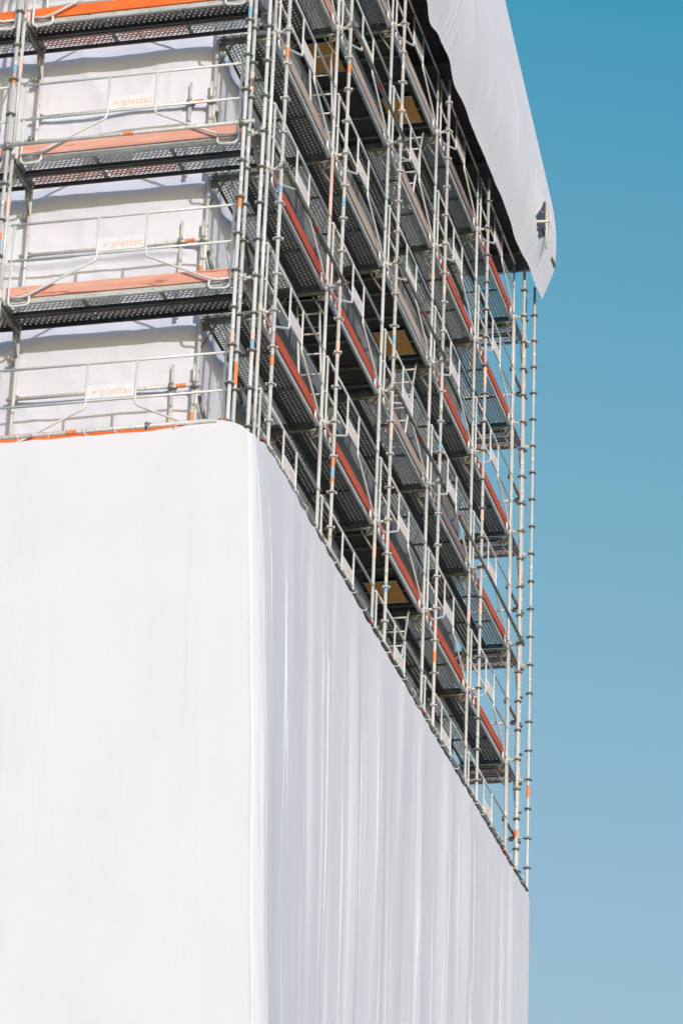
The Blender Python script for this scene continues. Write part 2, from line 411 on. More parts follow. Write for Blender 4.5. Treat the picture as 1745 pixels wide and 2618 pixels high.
# ------------------------------------------------------------------ portal frames, one per lift
def upright_fill(bm):
    tube(bm, (0, 0, -1.995), (0, 0, -.005), TR, 12)
    tube(bm, (0, 0, -1.99), (0, 0, -1.88), TR + .003, 12)
    for z in (-.98, -1.5): tube(bm, (-.034, 0, z), (.034, 0, z), .009, 6)
UPR = [mesh('upright', upright_fill, mt) for mt in (GALV, GALV_WARM, GALV_NEW)]
UPR_ORANGE = mesh('upright_orange', upright_fill, BAND_P)
def transom_fill(bm):
    tube(bm, (0, .025, -.09), (0, .715, -.09), .024, 10)
    box(bm, (-.028, .03, -.045), (-.024, .71, .004)); box(bm, (.024, .03, -.045), (.028, .71, .004))
    box(bm, (-.024, .03, -.0465), (.024, .71, -.0435))
TRANSOM = mesh('transom', transom_fill, FRAMESTEEL)
def gusset_fill(bm):
    tube(bm, (0, .02, -.42), (0, .20, -.11), .015, 8)
    box(bm, (-.003, .02, -.20), (.003, .12, -.11))
GUSSET = mesh('gusset', gusset_fill, FRAMESTEEL)
def gusset_fill2(bm):
    tube(bm, (0, .72, -.42), (0, .54, -.11), .015, 8)
    box(bm, (-.003, .62, -.20), (.003, .72, -.11))
GUSSET2 = mesh('gusset_inner', gusset_fill2, FRAMESTEEL)
PAIRL = {-2: 'lowest portal frame above the white sheet hem', 0: 'second portal frame up', 2: 'third portal frame up', 4: 'fourth portal frame up', 6: 'topmost portal frame'}
def frame(x, y, z, rz, where, orange=False, bands=()):
    c, s = math.cos(rz), math.sin(rz)
    pts = [(x + dx * c - dy * s, y + dx * s + dy * c, z + dz) for dx in (0,) for dy in (0, .74) for dz in (0, -2)]
    if not seen(pts): return
    lab = f"{PAIRL[z]}, {where}"
    t = thing('scaffold_portal', lab, 'scaffold portal', (x, y, z), rz, 'portal frames carrying the decks')
    obj('upright', UPR_ORANGE if orange else random.choice(UPR), t); obj('upright', random.choice(UPR[:2]), t, (0, .74, 0))
    obj('transom', TRANSOM, t); obj('gusset', GUSSET, t); obj('gusset', GUSSET2, t)
    for zb, mb, h in bands: obj('paint_band', band_mesh(mb, .0266, h), t, (0, 0, zb))
    return t
fw = ['beside the near corner', 'at the second standard along the side', 'at the third standard along the side',
      'at the fourth standard along the side', 'at the fifth standard along the side', 'at the far end of the side']
for z in (-2, 0, 2, 4, 6):
    for j, y in enumerate(STD_Y):
        bands = [(random.uniform(-1.5, -.4), random.choice((BAND_P, BAND_B, BAND_P, BAND_P)), random.uniform(.1, .3))] if random.random() < .4 else []
        frame(SIDE_X, y, z, math.pi / 2, fw[j], orange=(j == 1 and z == 2), bands=bands)
    frame(-3.194, .18, z, 0, 'at the left edge of the sunlit front', bands=[(-.7, BAND_P, .25)])
    frame(-.19, 16.90, z, math.pi, 'on the rear corner past the far end')

# ------------------------------------------------------------------ steel deck planks
L_PL = 2.93
def sheet_fill(mi_fn):
    def fl(bm):
        n = 12
        v = [[bm.verts.new((-L_PL / 2 + L_PL * i / n, q, 0)) for q in (-.155, .155)] for i in range(n + 1)]
        for i in range(n): bm.faces.new((v[i][0], v[i + 1][0], v[i + 1][1], v[i][1])).material_index = mi_fn(i / n)
    return fl
def burr_fill(pu, pv, ru, rv, band, step_y=1, frac=1.0):
    def fl(bm):
        nv = int(band / pv); prev = None
        for r in range(-nv, nv + 1):
            if r % step_y: continue
            off = -.5 * ((r + 100) % 2)
            nu = int(L_PL / 2 / pu)
            for k in range(-nu, nu + 1):
                cx, cyy = (k + .5 + off) * pu, r * pv
                if abs(cx) > L_PL / 2 - .07 or any(abs(cx - q) < .03 for q in (-.49, .49)): continue
                a, b = [], []
                for i in range(8):
                    t = 2 * math.pi * i / 8
                    a.append(bm.verts.new((cx + math.cos(t) * ru * 1.12, cyy + math.sin(t) * rv * 1.12, -.001)))
                    b.append(bm.verts.new((cx + math.cos(t) * ru * .96, cyy + math.sin(t) * rv * .96, -.011)))
                if prev is None: bm.verts.ensure_lookup_table(); prev = bm.verts[0]
                bm.edges.new((prev, a[0])); prev = b[4]
                for i in range(8):
                    f = bm.faces.new((a[i], a[(i + 1) % 8], b[(i + 1) % 8], b[i])); f.smooth = True
                    f.material_index = 3 if cx < L_PL * (frac - .5) and frac < 1 else 2
    return fl
def both(f, g):
    def fl(bm): f(bm); g(bm)
    return fl
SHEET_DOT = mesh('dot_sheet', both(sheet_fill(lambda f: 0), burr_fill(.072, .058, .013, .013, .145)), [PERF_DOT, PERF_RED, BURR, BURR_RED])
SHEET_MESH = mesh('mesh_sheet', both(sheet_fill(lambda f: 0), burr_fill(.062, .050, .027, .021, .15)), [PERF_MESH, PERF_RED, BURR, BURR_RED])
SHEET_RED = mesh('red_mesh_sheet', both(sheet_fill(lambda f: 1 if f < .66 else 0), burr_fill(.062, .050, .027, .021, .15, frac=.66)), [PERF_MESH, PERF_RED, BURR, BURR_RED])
def siderail_fill(s):
    def fl(bm):
        y0, y1 = sorted((s * .156, s * .161))
        box(bm, (-L_PL / 2, y0, -.062), (L_PL / 2, y1, .003))
        y0, y1 = sorted((s * .130, s * .155))
        box(bm, (-L_PL / 2, y0, -.0655), (L_PL / 2, y1, -.0625))
    return fl
SRAIL = [mesh('side_rail', siderail_fill(s), RAILSTEEL) for s in (-1, 1)]
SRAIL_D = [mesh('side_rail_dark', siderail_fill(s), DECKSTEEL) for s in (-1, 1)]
def crossbar_fill(bm):
    box(bm, (-.018, -.1295, -.028), (.018, .1295, -.004)); box(bm, (-.026, -.1295, -.0315), (-.0185, .1295, -.012))
CROSSBAR = mesh('crossbar', crossbar_fill, FRAMESTEEL)
def hook_fill(bm):
    for y in (-.11, .11):
        path(bm, [(0, y, -.03), (.03, y, -.005), (.05, y, .012), (.07, y, .0), (.072, y, -.03)], .009, 6)
    box(bm, (-.03, -.1285, -.058), (-.022, .1285, -.003))
HOOK = mesh('end_hook', hook_fill, FRAMESTEEL)

def plank(kind, x, y, z, rz, label, dark=False):
    c, s = math.cos(rz), math.sin(rz)
    if not seen([(x + a * c - b * s, y + a * s + b * c, z) for a in (-1.5, 0, 1.5) for b in (-.16, .16)]): return
    t = thing('deck_plank', label, 'deck plank', (x, y, z), rz, 'steel deck planks')
    sh = {'dot': SHEET_DOT, 'mesh': SHEET_MESH, 'red': SHEET_RED}[kind]
    obj('perforated_sheet', sh, t)
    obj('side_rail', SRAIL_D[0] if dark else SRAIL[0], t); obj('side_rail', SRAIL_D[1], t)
    for q in (-.49, .49): obj('crossbar', CROSSBAR, t, (q, 0, 0))
    obj('end_hook', HOOK, t, (L_PL / 2, 0, 0)); obj('end_hook', HOOK, t, (-L_PL / 2, 0, 0), (0, 0, math.pi))
    return t

HATCH_BAYS = {(1, 0), (1, 4), (2, -2), (2, 2), (2, 6)}
KIND = {}   # (bay, level) -> (outer, inner)
for k, v in {(0, -4): ('dot', 'dot'), (0, -2): ('dot', 'mesh'), (0, 0): ('dot', 'mesh'), (0, 2): ('dot', 'mesh'), (0, 4): ('mesh', 'dot'),
             (1, -4): ('dot', 'dot'), (1, -2): ('dot', 'dot'), (1, 2): ('dot', 'mesh'), (1, 6): ('mesh', 'mesh'), (2, -4): ('dot', 'dot'), (2, 0): ('mesh', 'dot'),
             (2, 4): ('mesh', 'dot'), (3, -4): ('mesh', 'dot'), (3, -2): ('mesh', 'dot'), (3, 0): ('dot', 'mesh'), (3, 2): ('dot', 'mesh'), (3, 4): ('mesh', 'mesh'),
             (3, 6): ('mesh', 'dot'), (4, -4): ('dot', 'mesh'), (4, -2): ('dot', 'mesh'), (4, 0): ('mesh', 'dot'), (4, 2): ('dot', 'mesh'), (4, 4): ('mesh', 'mesh'),
             (4, 6): ('mesh', 'mesh')}.items(): KIND[k] = v
BAYN = ['first side bay', 'second side bay', 'third side bay', 'fourth side bay', 'far end side bay']
for b in range(5):
    yc = STD_Y[b] + 1.5
    for z in (-4, -2, 0, 2, 4, 6):
        if (b, z) in HATCH_BAYS: continue
        ko, ki = KIND.get((b, z), ('dot', 'dot'))
        kn = {'dot': 'dot punched', 'mesh': 'open mesh'}
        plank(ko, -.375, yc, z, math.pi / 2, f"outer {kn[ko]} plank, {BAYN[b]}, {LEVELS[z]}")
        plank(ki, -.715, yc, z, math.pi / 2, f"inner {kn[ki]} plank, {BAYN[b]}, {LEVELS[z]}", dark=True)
for i, xc in enumerate((-1.69, -4.69)):
    nm = ('right bay of the sunlit front', 'left cut off bay of the front')[i]
    for z in (-4, -2, 0, 2, 4):
        ko, ki = {2: ('dot', 'red'), 0: ('mesh', 'red'), -2: ('mesh', 'dot')}.get(z, ('dot', 'mesh'))
        plank(ko, xc, .375, z, 0, f"outer plank, {nm}, {LEVELS[z]}")
        plank(ki, xc, .715, z, 0, f"inner {'part red ' if ki == 'red' else ''}plank, {nm}, {LEVELS[z]}", dark=True)
for z in (-4, -2, 0, 2, 4, 6):
    plank('red', -1.72, 16.36, z, math.pi, f"inner rusty mesh plank behind the far corner, {LEVELS[z]}")
    plank('mesh', -1.72, 16.70, z, math.pi, f"outer mesh plank behind the far corner, {LEVELS[z]}")

# hatch decks (plywood in an aluminium frame) with ladders
def hatch_deck(b, z):
    yc = STD_Y[b] + 1.5
    if not seen([(-.55, yc + q, z) for q in (-1.5, 0, 1.5)]): return
    t = thing('hatch_deck', f"dark plywood deck with {'dark' if (b, z) == (1, 0) else 'orange'} hatch, {BAYN[b]}, {LEVELS[z]}", 'hatch deck', (-.55, yc, z), math.pi / 2, 'plywood decks with hatches')
    obj('plywood_panel', mesh('plywood_panel', lambda bm: box(bm, (-1.46, -.31, -.012), (1.46, .31, 0)), PLY), t)
    def rl(bm):
        for s in (-1, 1):
            y0, y1 = sorted((s * .312, s * .345)); box(bm, (-1.465, y0, -.075), (1.465, y1, .004))
    obj('side_rail', mesh('hatch_rail', rl, RAILSTEEL), t)
    for q in (-1.2, -.75, -.05, .72, 1.25):
        obj('crossbar', mesh('hatch_crossbar', lambda bm: box(bm, (q - .015, -.3115, -.045), (q + .015, .3115, -.0125)), FRAMESTEEL), t)
    xo = (9.24 - 8.54) if b == 2 else (4.62 - 5.54)
    def lid(bm):
        box(bm, (xo - .36, -.235, -.052), (xo + .36, .235, -.0465))
    h = obj('hatch', mesh('hatch', lid, PLY if (b, z) == (1, 0) else HATCH), t)
    for q in (-.365, .365):
        obj('edge_strip', mesh('hatch_edge_strip', lambda bm: tube(bm, (xo + q, -.25, -.055), (xo + q, .25, -.055), .008, 6), GALV_WARM), h)
for b, z in sorted(HATCH_BAYS): hatch_deck(b, z)

def ladder(b, z):
    top, bot = ((9.85, 9.12) if b == 2 else (4.32, 4.78))
    P0, P1 = Vector((-.5, top, z - .08)), Vector((-.5, bot, z - 1.93))
    if not seen([P0, P1]): return
    t = thing('ladder', f"pale ladder below the deck hatch, {BAYN[b]}, under {LEVELS[z]}", 'ladder', P1, 0, 'ladders under the hatches')
    d = P0 - P1
    for s in (-.15, .15):
        obj('stile', mesh('stile', lambda bm: tube(bm, Vector((s, 0, 0)), d + Vector((s, 0, 0)), .017, 8), GALV), t)
    n = 7
    for k in range(n):
        p = d * ((k + .5) / n)
        obj('rung', mesh('rung', lambda bm: tube(bm, p + Vector((-.15, 0, 0)), p + Vector((.15, 0, 0)), .013, 8), GALV_WARM), t)
for b, z in sorted(HATCH_BAYS): ladder(b, z)

# ------------------------------------------------------------------ guardrail frames with sign plate
GH = 1.40; rr = .0165
def rail_fill(z):
    return lambda bm: tube(bm, (-GH - .03, 0, z), (GH + .03, 0, z), rr, 10)
G_TOP, G_MID = mesh('top_rail', rail_fill(1.0), GALV_NEW), mesh('middle_rail', rail_fill(.5), GALV_NEW)
def post_fill(s):
    def fl(bm):
        pts = [(s * 1.385, 0, .985), (s * 1.385, 0, -.06)] + bezier((s * 1.385, 0, -.06), (s * 1.38, 0, -.13), (s * 1.30, 0, -.13))[1:]
        pts += [(s * 1.22, 0, -.125)] + bezier((s * 1.20, 0, -.125), (s * 1.12, 0, -.125), (s * 1.12, 0, -.06))[1:] + [(s * 1.125, 0, -.005)]
        path(bm, pts, rr, 8)
    return fl
G_POST = [mesh('end_post', post_fill(s), GALV_NEW) for s in (-1, 1)]
def brace_fill(s):
    def fl(bm):
        pts = [(s * .305, -.006, .985), (s * .305, -.006, .46)] + bezier((s * .305, -.006, .46), (s * .31, -.008, .40), (s * .38, -.012, .37))[1:]
        pts += bezier((s * .95, -.022, .09), (s * 1.14, -.024, -.01), (s * 1.24, -.01, -.015)) + [(s * 1.37, 0, .0)]
        path(bm, pts, rr * .92, 8)
    return fl
G_BRACE = [mesh('brace', brace_fill(s), GALV_NEW) for s in (-1, 1)]
G_PLATE = mesh('sign_plate', lambda bm: box(bm, (-.288, -.008, .522), (.288, -.003, .70)), SIGNW)
def text_mesh():
    cu = bpy.data.curves.new('lettering', 'FONT'); cu.body = 'plettac'; cu.size = .165; cu.extrude = .0012; cu.space_character = 1.06
    cu.resolution_u = 2
    to = bpy.data.objects.new('lettering_source', cu); COL.objects.link(to)
    dg = bpy.context.evaluated_depsgraph_get(); dg.update()
    me = bpy.data.meshes.new_from_object(to.evaluated_get(dg)); me.name = 'lettering'
    bpy.data.objects.remove(to); bpy.data.curves.remove(cu)
    xs = [v.co.x for v in me.vertices]; x0, x1 = min(xs), max(xs); k = .385 / (x1 - x0)
    for v in me.vertices:
        X, Y, Z = v.co
        v.co = Vector((-.118 + (X - x0) * k, -.0095 - Z, .568 + Y * k))
    me.materials.clear(); me.materials.append(SIGNO)
    return me
G_TEXT = text_mesh()
def emblem_fill(bm):
    for pts in (((-.255, .632), (-.205, .618), (-.150, .640), (-.205, .604)), ((-.222, .606), (-.188, .606), (-.205, .580))):
        a = [bm.verts.new((x, -.0105, z)) for x, z in pts]; b = [bm.verts.new((x, -.0082, z)) for x, z in pts]
        n = len(a); bm.faces.new(a)
        for i in range(n): bm.faces.new((a[i], b[i], b[(i + 1) % n], a[(i + 1) % n]))
G_EMB = mesh('emblem', emblem_fill, SIGNO)
def guard(x, y, z, rz, label):
    c, s = math.cos(rz), math.sin(rz)
    if not seen([(x + a * c, y + a * s, z + q) for a in (-1.4, 0, 1.4) for q in (0, 1)]): return
    t = thing('guardrail', label, 'guardrail', (x, y, z), rz, 'guardrail frames with sign plates')
    obj('top_rail', G_TOP, t); obj('middle_rail', G_MID, t)
    for k in (0, 1): obj('end_post', G_POST[k], t); obj('brace', G_BRACE[k], t)
    p = obj('sign_plate', G_PLATE, t); obj('lettering', G_TEXT, p); obj('emblem', G_EMB, p)
for z in (-4, -2, 0, 2, 4, 6):
    for b in range(5): guard(-.155, STD_Y[b] + 1.5, z, math.pi / 2, f"guardrail frame, {BAYN[b]}, {LEVELS[z]}")
    guard(-1.69, .155, z, 0, f"guardrail frame, right bay of sunlit front, {LEVELS[z]}")
    guard(-4.69, .155, z, 0, f"guardrail frame cut by the left edge of photo, {LEVELS[z]}")

# ------------------------------------------------------------------ toe boards
def toe_fill(bm):
    box(bm, (-1.43, -.014, .008), (1.43, .014, .155))
    for s in (-1, 1): box(bm, (s * 1.40 - .025, -.0165, .004), (s * 1.40 + .025, .0165, .150))
TOES = {k: mesh('toe_board_' + k, lambda bm: box(bm, (-1.44, -.014, .006), (1.44, .014, .155)), m_)
        for k, m_ in dict(orange=ORANGE, faded=FADED, red=RED, pale=PALE, worn=WORN).items()}
def toe(kind, x, y, z, rz, label):
    c, s = math.cos(rz), math.sin(rz)
    if not seen([(x + a * c, y + a * s, z + q) for a in (-1.4, 0, 1.4) for q in (0, .15)]): return
    o = obj('toe_board', TOES[kind], None, (x, y, z), (0, 0, rz)); tag(o, label, 'toe board', 'toe boards along the deck edges')
TK = {(0, -4): 'red', (1, -4): 'red', (2, -4): 'red', (3, -4): 'red', (4, -4): 'red', (0, -2): 'red', (1, -2): 'red', (2, -2): 'red', (3, -2): 'red', (4, -2): 'red',
      (0, 0): 'red', (1, 0): 'red', (2, 0): 'pale', (3, 0): 'worn', (4, 0): 'red', (0, 2): 'pale', (1, 2): 'pale', (2, 2): 'pale', (3, 2): 'red', (4, 2): 'red',
      (0, 4): 'faded', (1, 4): 'pale', (2, 4): 'pale', (3, 4): 'red', (4, 4): 'red', (1, 6): 'pale', (2, 6): 'pale', (3, 6): 'worn', (4, 6): 'red'}
CN = dict(orange='bright orange', faded='faded reddish', red='brick red', pale='pale weathered', worn='dark worn red')
for (b, z), k in TK.items(): toe(k, -.205, STD_Y[b] + 1.5, z, math.pi / 2, f"{CN[k]} toe board, {BAYN[b]}, {LEVELS[z]}")
for z, k in ((-4, 'orange'), (-2, 'faded'), (0, 'faded'), (2, 'orange'), (4, 'red')):
    toe(k, -1.69, .205, z, 0, f"{CN[k]} toe board, right bay of sunlit front, {LEVELS[z]}")
    toe(k, -4.69, .205, z, 0, f"{CN[k]} toe board cut by the photo's left edge, {LEVELS[z]}")
    toe('red', -1.7, 16.875, z, 0, f"red toe board behind the far corner, {LEVELS[z]}")

# ------------------------------------------------------------------ ledger tubes outside the standards
def clamp_fill(bm):
    tube(bm, (0, 0, -.035), (0, 0, .035), .034, 10); tube(bm, (-.03, -.03, -.03), (.03, -.03, .03), .014, 6)
    tube(bm, (.035, 0, 0), (.07, 0, 0), .008, 6)
CLAMP = mesh('clamp', clamp_fill, COUPLER)
def ledger(p0, p1, label, clamps=(), bands=(), mt=GALV):
    p0, p1 = Vector(p0), Vector(p1); d = p1 - p0
    if not seen([p0, p1, (p0 + p1) / 2]): return
    t = thing('ledger_tube', label, 'scaffold tube', p0, 0, 'loose tubes clamped to the scaffold')
    obj('tube', mesh('ledger', lambda bm: tube(bm, (0, 0, 0), d, TR, 12), mt), t)
    for f in clamps: obj('clamp', CLAMP, t, d * f, (0, 0, random.uniform(0, 1)))
    q = d.to_track_quat('Z', 'Y').to_euler()
    for f, mb, h in bands:
        o_ = obj('paint_band', band_mesh(mb, .0266, h), t, d * f); o_.rotation_euler = q
    return t
ox = .055
def lg(b0, b1, z, n, e0=.0, e1=.15, fr=.5):
    ledger((ox, STD_Y[b0] - e0, z + .02), (ox, STD_Y[b1] + e1, z + .02), n, (.03, .95), [(fr, BAND_R, .12)], FRAMESTEEL)
lg(0, 1, 0, 'dark horizontal tube with red tape clamped outside the first side bay', .1)
lg(1, 2, 4, 'dark horizontal tube with red tape clamped outside the second side bay, high up', .1)
lg(2, 3, 2, 'dark horizontal tube with red tape outside the third side bay, third deck', .1)
lg(2, 3, 0, 'dark horizontal tube with red tape outside the third side bay, second deck', .1)
lg(3, 5, 0, 'long dark tube with red end clamped outside the two far bays', -1.1, .1, .01)
ledger((-3.35, -.052, .02), (-.05, -.052, .02), 'pale horizontal tube with orange tape across the front at second deck', (.05, .95), [(.52, BAND_O, .12)], GALV_WARM)
# tubes and stubs standing on the front decks
for z in (-4, -2, 0):
    ledger((-3.30, .975, z + 1.05), (-.86, .975, z + 1.05), f"back rail tube with orange band near the sheeting, {LEVELS[z]}", (.045, .85, .97), [(.905, BAND_O, .12)], GALV_WARM)
    for x, n, top in ((-1.23, 'left', 1.37), (-.96, 'right', 1.36)):
        t = thing('short_post', f"{n} short back post with ring coupler at right end, {LEVELS[z]}", 'post', (x, 1.03, z), 0, 'short posts at the back of the front decks')
        obj('tube', mesh('post_tube', lambda bm: (tube(bm, (0, 0, .0), (0, 0, 1.1), TR, 12), tube(bm, (0, 0, 1.1), (0, 0, top), .018, 12)), GALV_WARM if x < -1.1 else GALV), t)
        obj('rosette', ROSETTE, t, (0, 0, 1.06))
        obj('paint_band', band_mesh(BAND_P if x < -1.1 else BAND_O, .0266, .16), t, (0, 0, .62))
# inner rails on the side decks and a diagonal at the corner
for z in (-4, -2, 0):
    ledger((-.90, 1.10, z + .95), (-.90, 2.9, z - .25), f"dark diagonal tube inside the corner behind the front posts, {LEVELS[z]}", (), (), FRAMESTEEL)
for zz, n in ((.72, 'lower'), (1.6, 'upper'), (-.42, 'lowest'), (-2.42, 'hem level')):
    ledger((-3.27, .93, zz), (-3.27, 1.16, zz), f"short dark wall tie by the left inner upright, {n} one", (.05,), (), FRAMESTEEL)
# far end cross tubes
for z in (-3, -1, 1, 3, 5):
    ledger((-.2, 16.04, z + .02), (-.19, 17.08, z + .02), f"short end rail across the far deck end, {ORD[(z + 3) // 2]} from below", (.0, 1.0), [(.6, BAND_R, .1)], FRAMESTEEL)
    ledger((-.2, 16.92, z), (-3.2, 16.92, z), f"thin rail along the rear deck against the sky, {ORD[(z + 3) // 2]} from below", (.02,), [], GALV)

# ------------------------------------------------------------------ roof platform (dark soffit) carrying the upper sheet
rp = thing('roof_platform', 'dark timber roof platform overhanging the top deck under the upper sheet', 'platform', (-.4, 8.5, 7.5))
def soff(bm):
    y = -8.8
    while y < 8.48:
        wdt = .245
        box(bm, (-9.0, y, 0), (.62, y + wdt - .006, .035)); y += wdt
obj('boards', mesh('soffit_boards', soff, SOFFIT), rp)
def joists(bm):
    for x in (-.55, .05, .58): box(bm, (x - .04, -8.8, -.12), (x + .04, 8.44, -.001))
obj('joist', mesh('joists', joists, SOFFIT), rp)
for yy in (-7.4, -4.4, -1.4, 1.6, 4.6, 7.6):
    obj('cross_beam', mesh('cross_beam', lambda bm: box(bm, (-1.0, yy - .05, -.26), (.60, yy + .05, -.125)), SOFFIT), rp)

# ------------------------------------------------------------------ tarpaulins
rng = random.Random(11)
def make_folds(y0, y1, step, seed):
    """creases fanning down from the fixings, and broad soft rolls between them: (centre, drift per metre, width, height, skew, start, length, phase)"""
    r = random.Random(seed); out = []; y = y0
    while y < y1:
        n = r.choice((3, 4, 5, 7, 9))
        for k in range(n):
            wv = r.choice((.012, .015, .018, .024, .034))
            out.append((y + r.uniform(-.14, .14), r.gauss(0, .03), wv, wv * r.uniform(.3, .8), r.choice((-1, 1)), r.uniform(-.5, 2.5), r.uniform(2.5, 9), r.uniform(0, 6)))
        for k in range(r.choice((1, 2))):
            wv = r.uniform(.10, .34)
            out.append((y + r.uniform(-.5, .5), r.gauss(0, .012), wv, wv * r.uniform(.05, .16) * r.choice((1, 1, -1)), r.choice((-1, 1)), -1, 30, r.uniform(0, 6)))
        y += step * r.uniform(.5, 1.3)
    return out
def folds(F, y, z, ztop):
    v = 0; dz = ztop - z
    for yc, dr, wv, am, skew, st, ln, ph in F:
        if abs(y - yc) > 1.3: continue
        t = (y - yc - dr * dz - .045 * math.sin(dz * .55 + ph)) / wv
        if -3 < t < 3:
            g = max(0, min(1, (dz - st) / .8)) * max(0, min(1, (st + ln - dz) / 2.0))
            if g <= 0: continue
            s = abs(t) * (1.7 if t * skew > 0 else .75)
            v += am * g * (math.exp(-s * 1.5) if wv < .05 else math.exp(-s * s)) * (.6 + .4 * math.sin(dz * .7 + ph))
    return v
FL = make_folds(.55, 17.0, .85, 5)
FF = [(a, b, c, d * (.22 if c < .05 else .06), e, f, g, h) for a, b, c, d, e, f, g, h in make_folds(-8, -.1, .9, 9)]
ZH = -3.98
def hemz(u):     # sag of the hem between its lacings
    return -.03 * abs(math.sin(u * math.pi / .5)) - .012 * abs(math.sin(u * 7.3))
def lower_tarp(bm):
    zs = [0, -.03, -.07, -.12, -.2, -.3, -.42, -.56, -.74, -.95] + [-1.2 - .28 * i for i in range(26)] + [-8.6 - 1.5 * i for i in range(8)] + [-19.45]
    rows = []
    for dzv in zs:
        row = []; zz = ZH + dzv
        fall = max(0.0, -dzv)
        cx = .085 + .052 * min(fall, 9) + .03 * noise.noise((zz * .45, 3, 1)) * min(1, fall)
        grow = min(1.0, fall / .8) ** .7
        nf = 380
        for i in range(nf + 1):
            x = -8 + (cx - .01 + 8) * i / nf
            wv = (.014 * noise.noise((x * .9, zz * .12, 5)) + .004 * noise.noise((x * 3.2, zz * .25, 8)) * grow) - folds(FF, x, zz, ZH) * (.3 + .7 * grow) * min(1, (cx - .05 - x) / .3)
            row.append((x, -.05 + wv, zz + (.35 * hemz(x) - .078 * min(1, max(0, -x - .25) / .8)) * math.exp(-fall * 4) - .20 * max(0, min(1, (x + .32) / .42)) ** 2 * math.exp(-fall * 1.2)))
        xe = cx - .01                                   # tight bend over the corner tube, then a slow roll onto the side
        dipf = math.exp(-fall * 2); R2 = .22 + .40 * min(1, fall / 1.5)
        for i in range(1, 7):
            a = R(60) * i / 6; pk = .012 * noise.noise((zz * 1.3, i * .4, 3)) * min(1, fall * 2)
            row.append((xe + (.035 + pk) * math.sin(a), -.05 + .035 * (1 - math.cos(a)), zz - .20 * math.exp(-fall * 1.2) - .01 * i / 6 * dipf))
        x6, y6 = xe + .035 * math.sin(R(60)), -.05 + .035 * .5
        for i in range(1, 15):
            a = R(60) + R(30) * i / 14; pk = .014 * noise.noise((zz * 1.2 + i * .1, i * .3, 5)) * min(1, fall * 2) * math.sin(math.pi * i / 14)
            row.append((x6 + R2 * (math.sin(a) - math.sin(R(60))) + pk, y6 + R2 * (math.cos(R(60)) - math.cos(a)), zz - .20 * math.exp(-fall * 1.2) + (-.01 + .02 * i / 14) * dipf))
        x7, y7 = x6 + R2 * (1 - math.sin(R(60))), y6 + R2 * .5
        ns = 2100
        for i in range(ns + 1):
            y = y7 + (16.90 - y7) * (i + 1) / (ns + 1)
            base = .055 + (x7 - .055) * math.exp(-(y - y7) / 3.2)
            e = min(1, (y - y7) / .35) * min(1, (17.0 - y) / .35 + .1)
            f = folds(FL, y, zz, ZH) * (.22 + .78 * grow) * e
            f += .045 * noise.noise((y * .45, zz * .10, 2)) * grow * e + .012 * noise.noise((y * 1.3 + zz * .12, zz * .12, 6)) * grow * e
            dip = (-.19 * math.exp(-(y - y7) / .45)) * math.exp(-fall * 1.2)
            row.append((base + f, y, zz + dip + hemz(y) * math.exp(-fall * 6)))
        xb = .055
        for i in range(1, 9):
            a = math.pi / 2 * i / 8
            row.append((xb - .1 + .1 * math.cos(a), 16.90 + .1 * math.sin(a), zz - .10 * math.sin(a) * math.exp(-fall * 2)))
        for i in range(1, 25):
            row.append((xb - .1 - 8 * i / 24, 17.0 + .02 * noise.noise((i * .7, zz * .2, 3)), zz - .1 * math.exp(-fall * 2)))
        rows.append([bm.verts.new(p) for p in row])
    for a, b in zip(rows, rows[1:]):
        for i in range(len(a) - 1): bm.faces.new((a[i], b[i], b[i + 1], a[i + 1])).smooth = True
lt = obj('tarpaulin', mesh('lower_tarpaulin', lower_tarp, TARP))
tag(lt, 'huge plain white sheet wrapping the scaffold corner in the lower half', 'tarpaulin', 'white sheets hung on the scaffold')
def cord_loop(p, ax, s):
    def fl(bm):
        pts = []
        for i in range(9):
            a = -2.3 + 4.2 * i / 8
            o_ = Vector((0, -math.cos(a) * .04, math.sin(a) * .04)) if ax == 0 else Vector((math.cos(a) * .04, 0, math.sin(a) * .04))
            o_ += (Vector((s * (i / 8 - .5), 0, 0)) if ax == 0 else Vector((0, s * (i / 8 - .5), 0)))
            pts.append(Vector(p) + o_)
        path(bm, pts, .0055, 6)
    return fl
x = -3.9
while x < -.35:
    obj('lacing_cord', mesh('lacing_cord', cord_loop((x, -.055, ZH - .045), 0, rng.uniform(-.12, .2)), CORD), lt); x += rng.uniform(.33, .45)
y = .7
while y < 16.6:
    obj('lacing_cord', mesh('lacing_cord', cord_loop((.075, y, ZH + .025), 1, rng.uniform(-.15, .2)), CORD), lt); y += rng.uniform(.42, .56)
ledger((-4.5, -.062, ZH - .036), (-.30, -.062, ZH - .022), 'pale tube laced along the hem of the lower sheet on the front', (.8,), [(.58, BAND_O, .14)], GALV_WARM)
ledger((.055, .55, ZH + .045), (.055, 8.1, ZH + .04), 'near tube laced along the receding hem of the lower sheet', (.06, .47, .86), [(.015, BAND_R, .1), (.72, BAND_R, .12), (.87, BAND_R, .16)], FRAMESTEEL)
ledger((.055, 8.12, ZH + .04), (.055, 16.7, ZH + .02), 'far tube laced along the receding hem of the lower sheet', (.2, .6, .95), [(.12, BAND_R, .15), (.78, BAND_R, .3)], FRAMESTEEL)

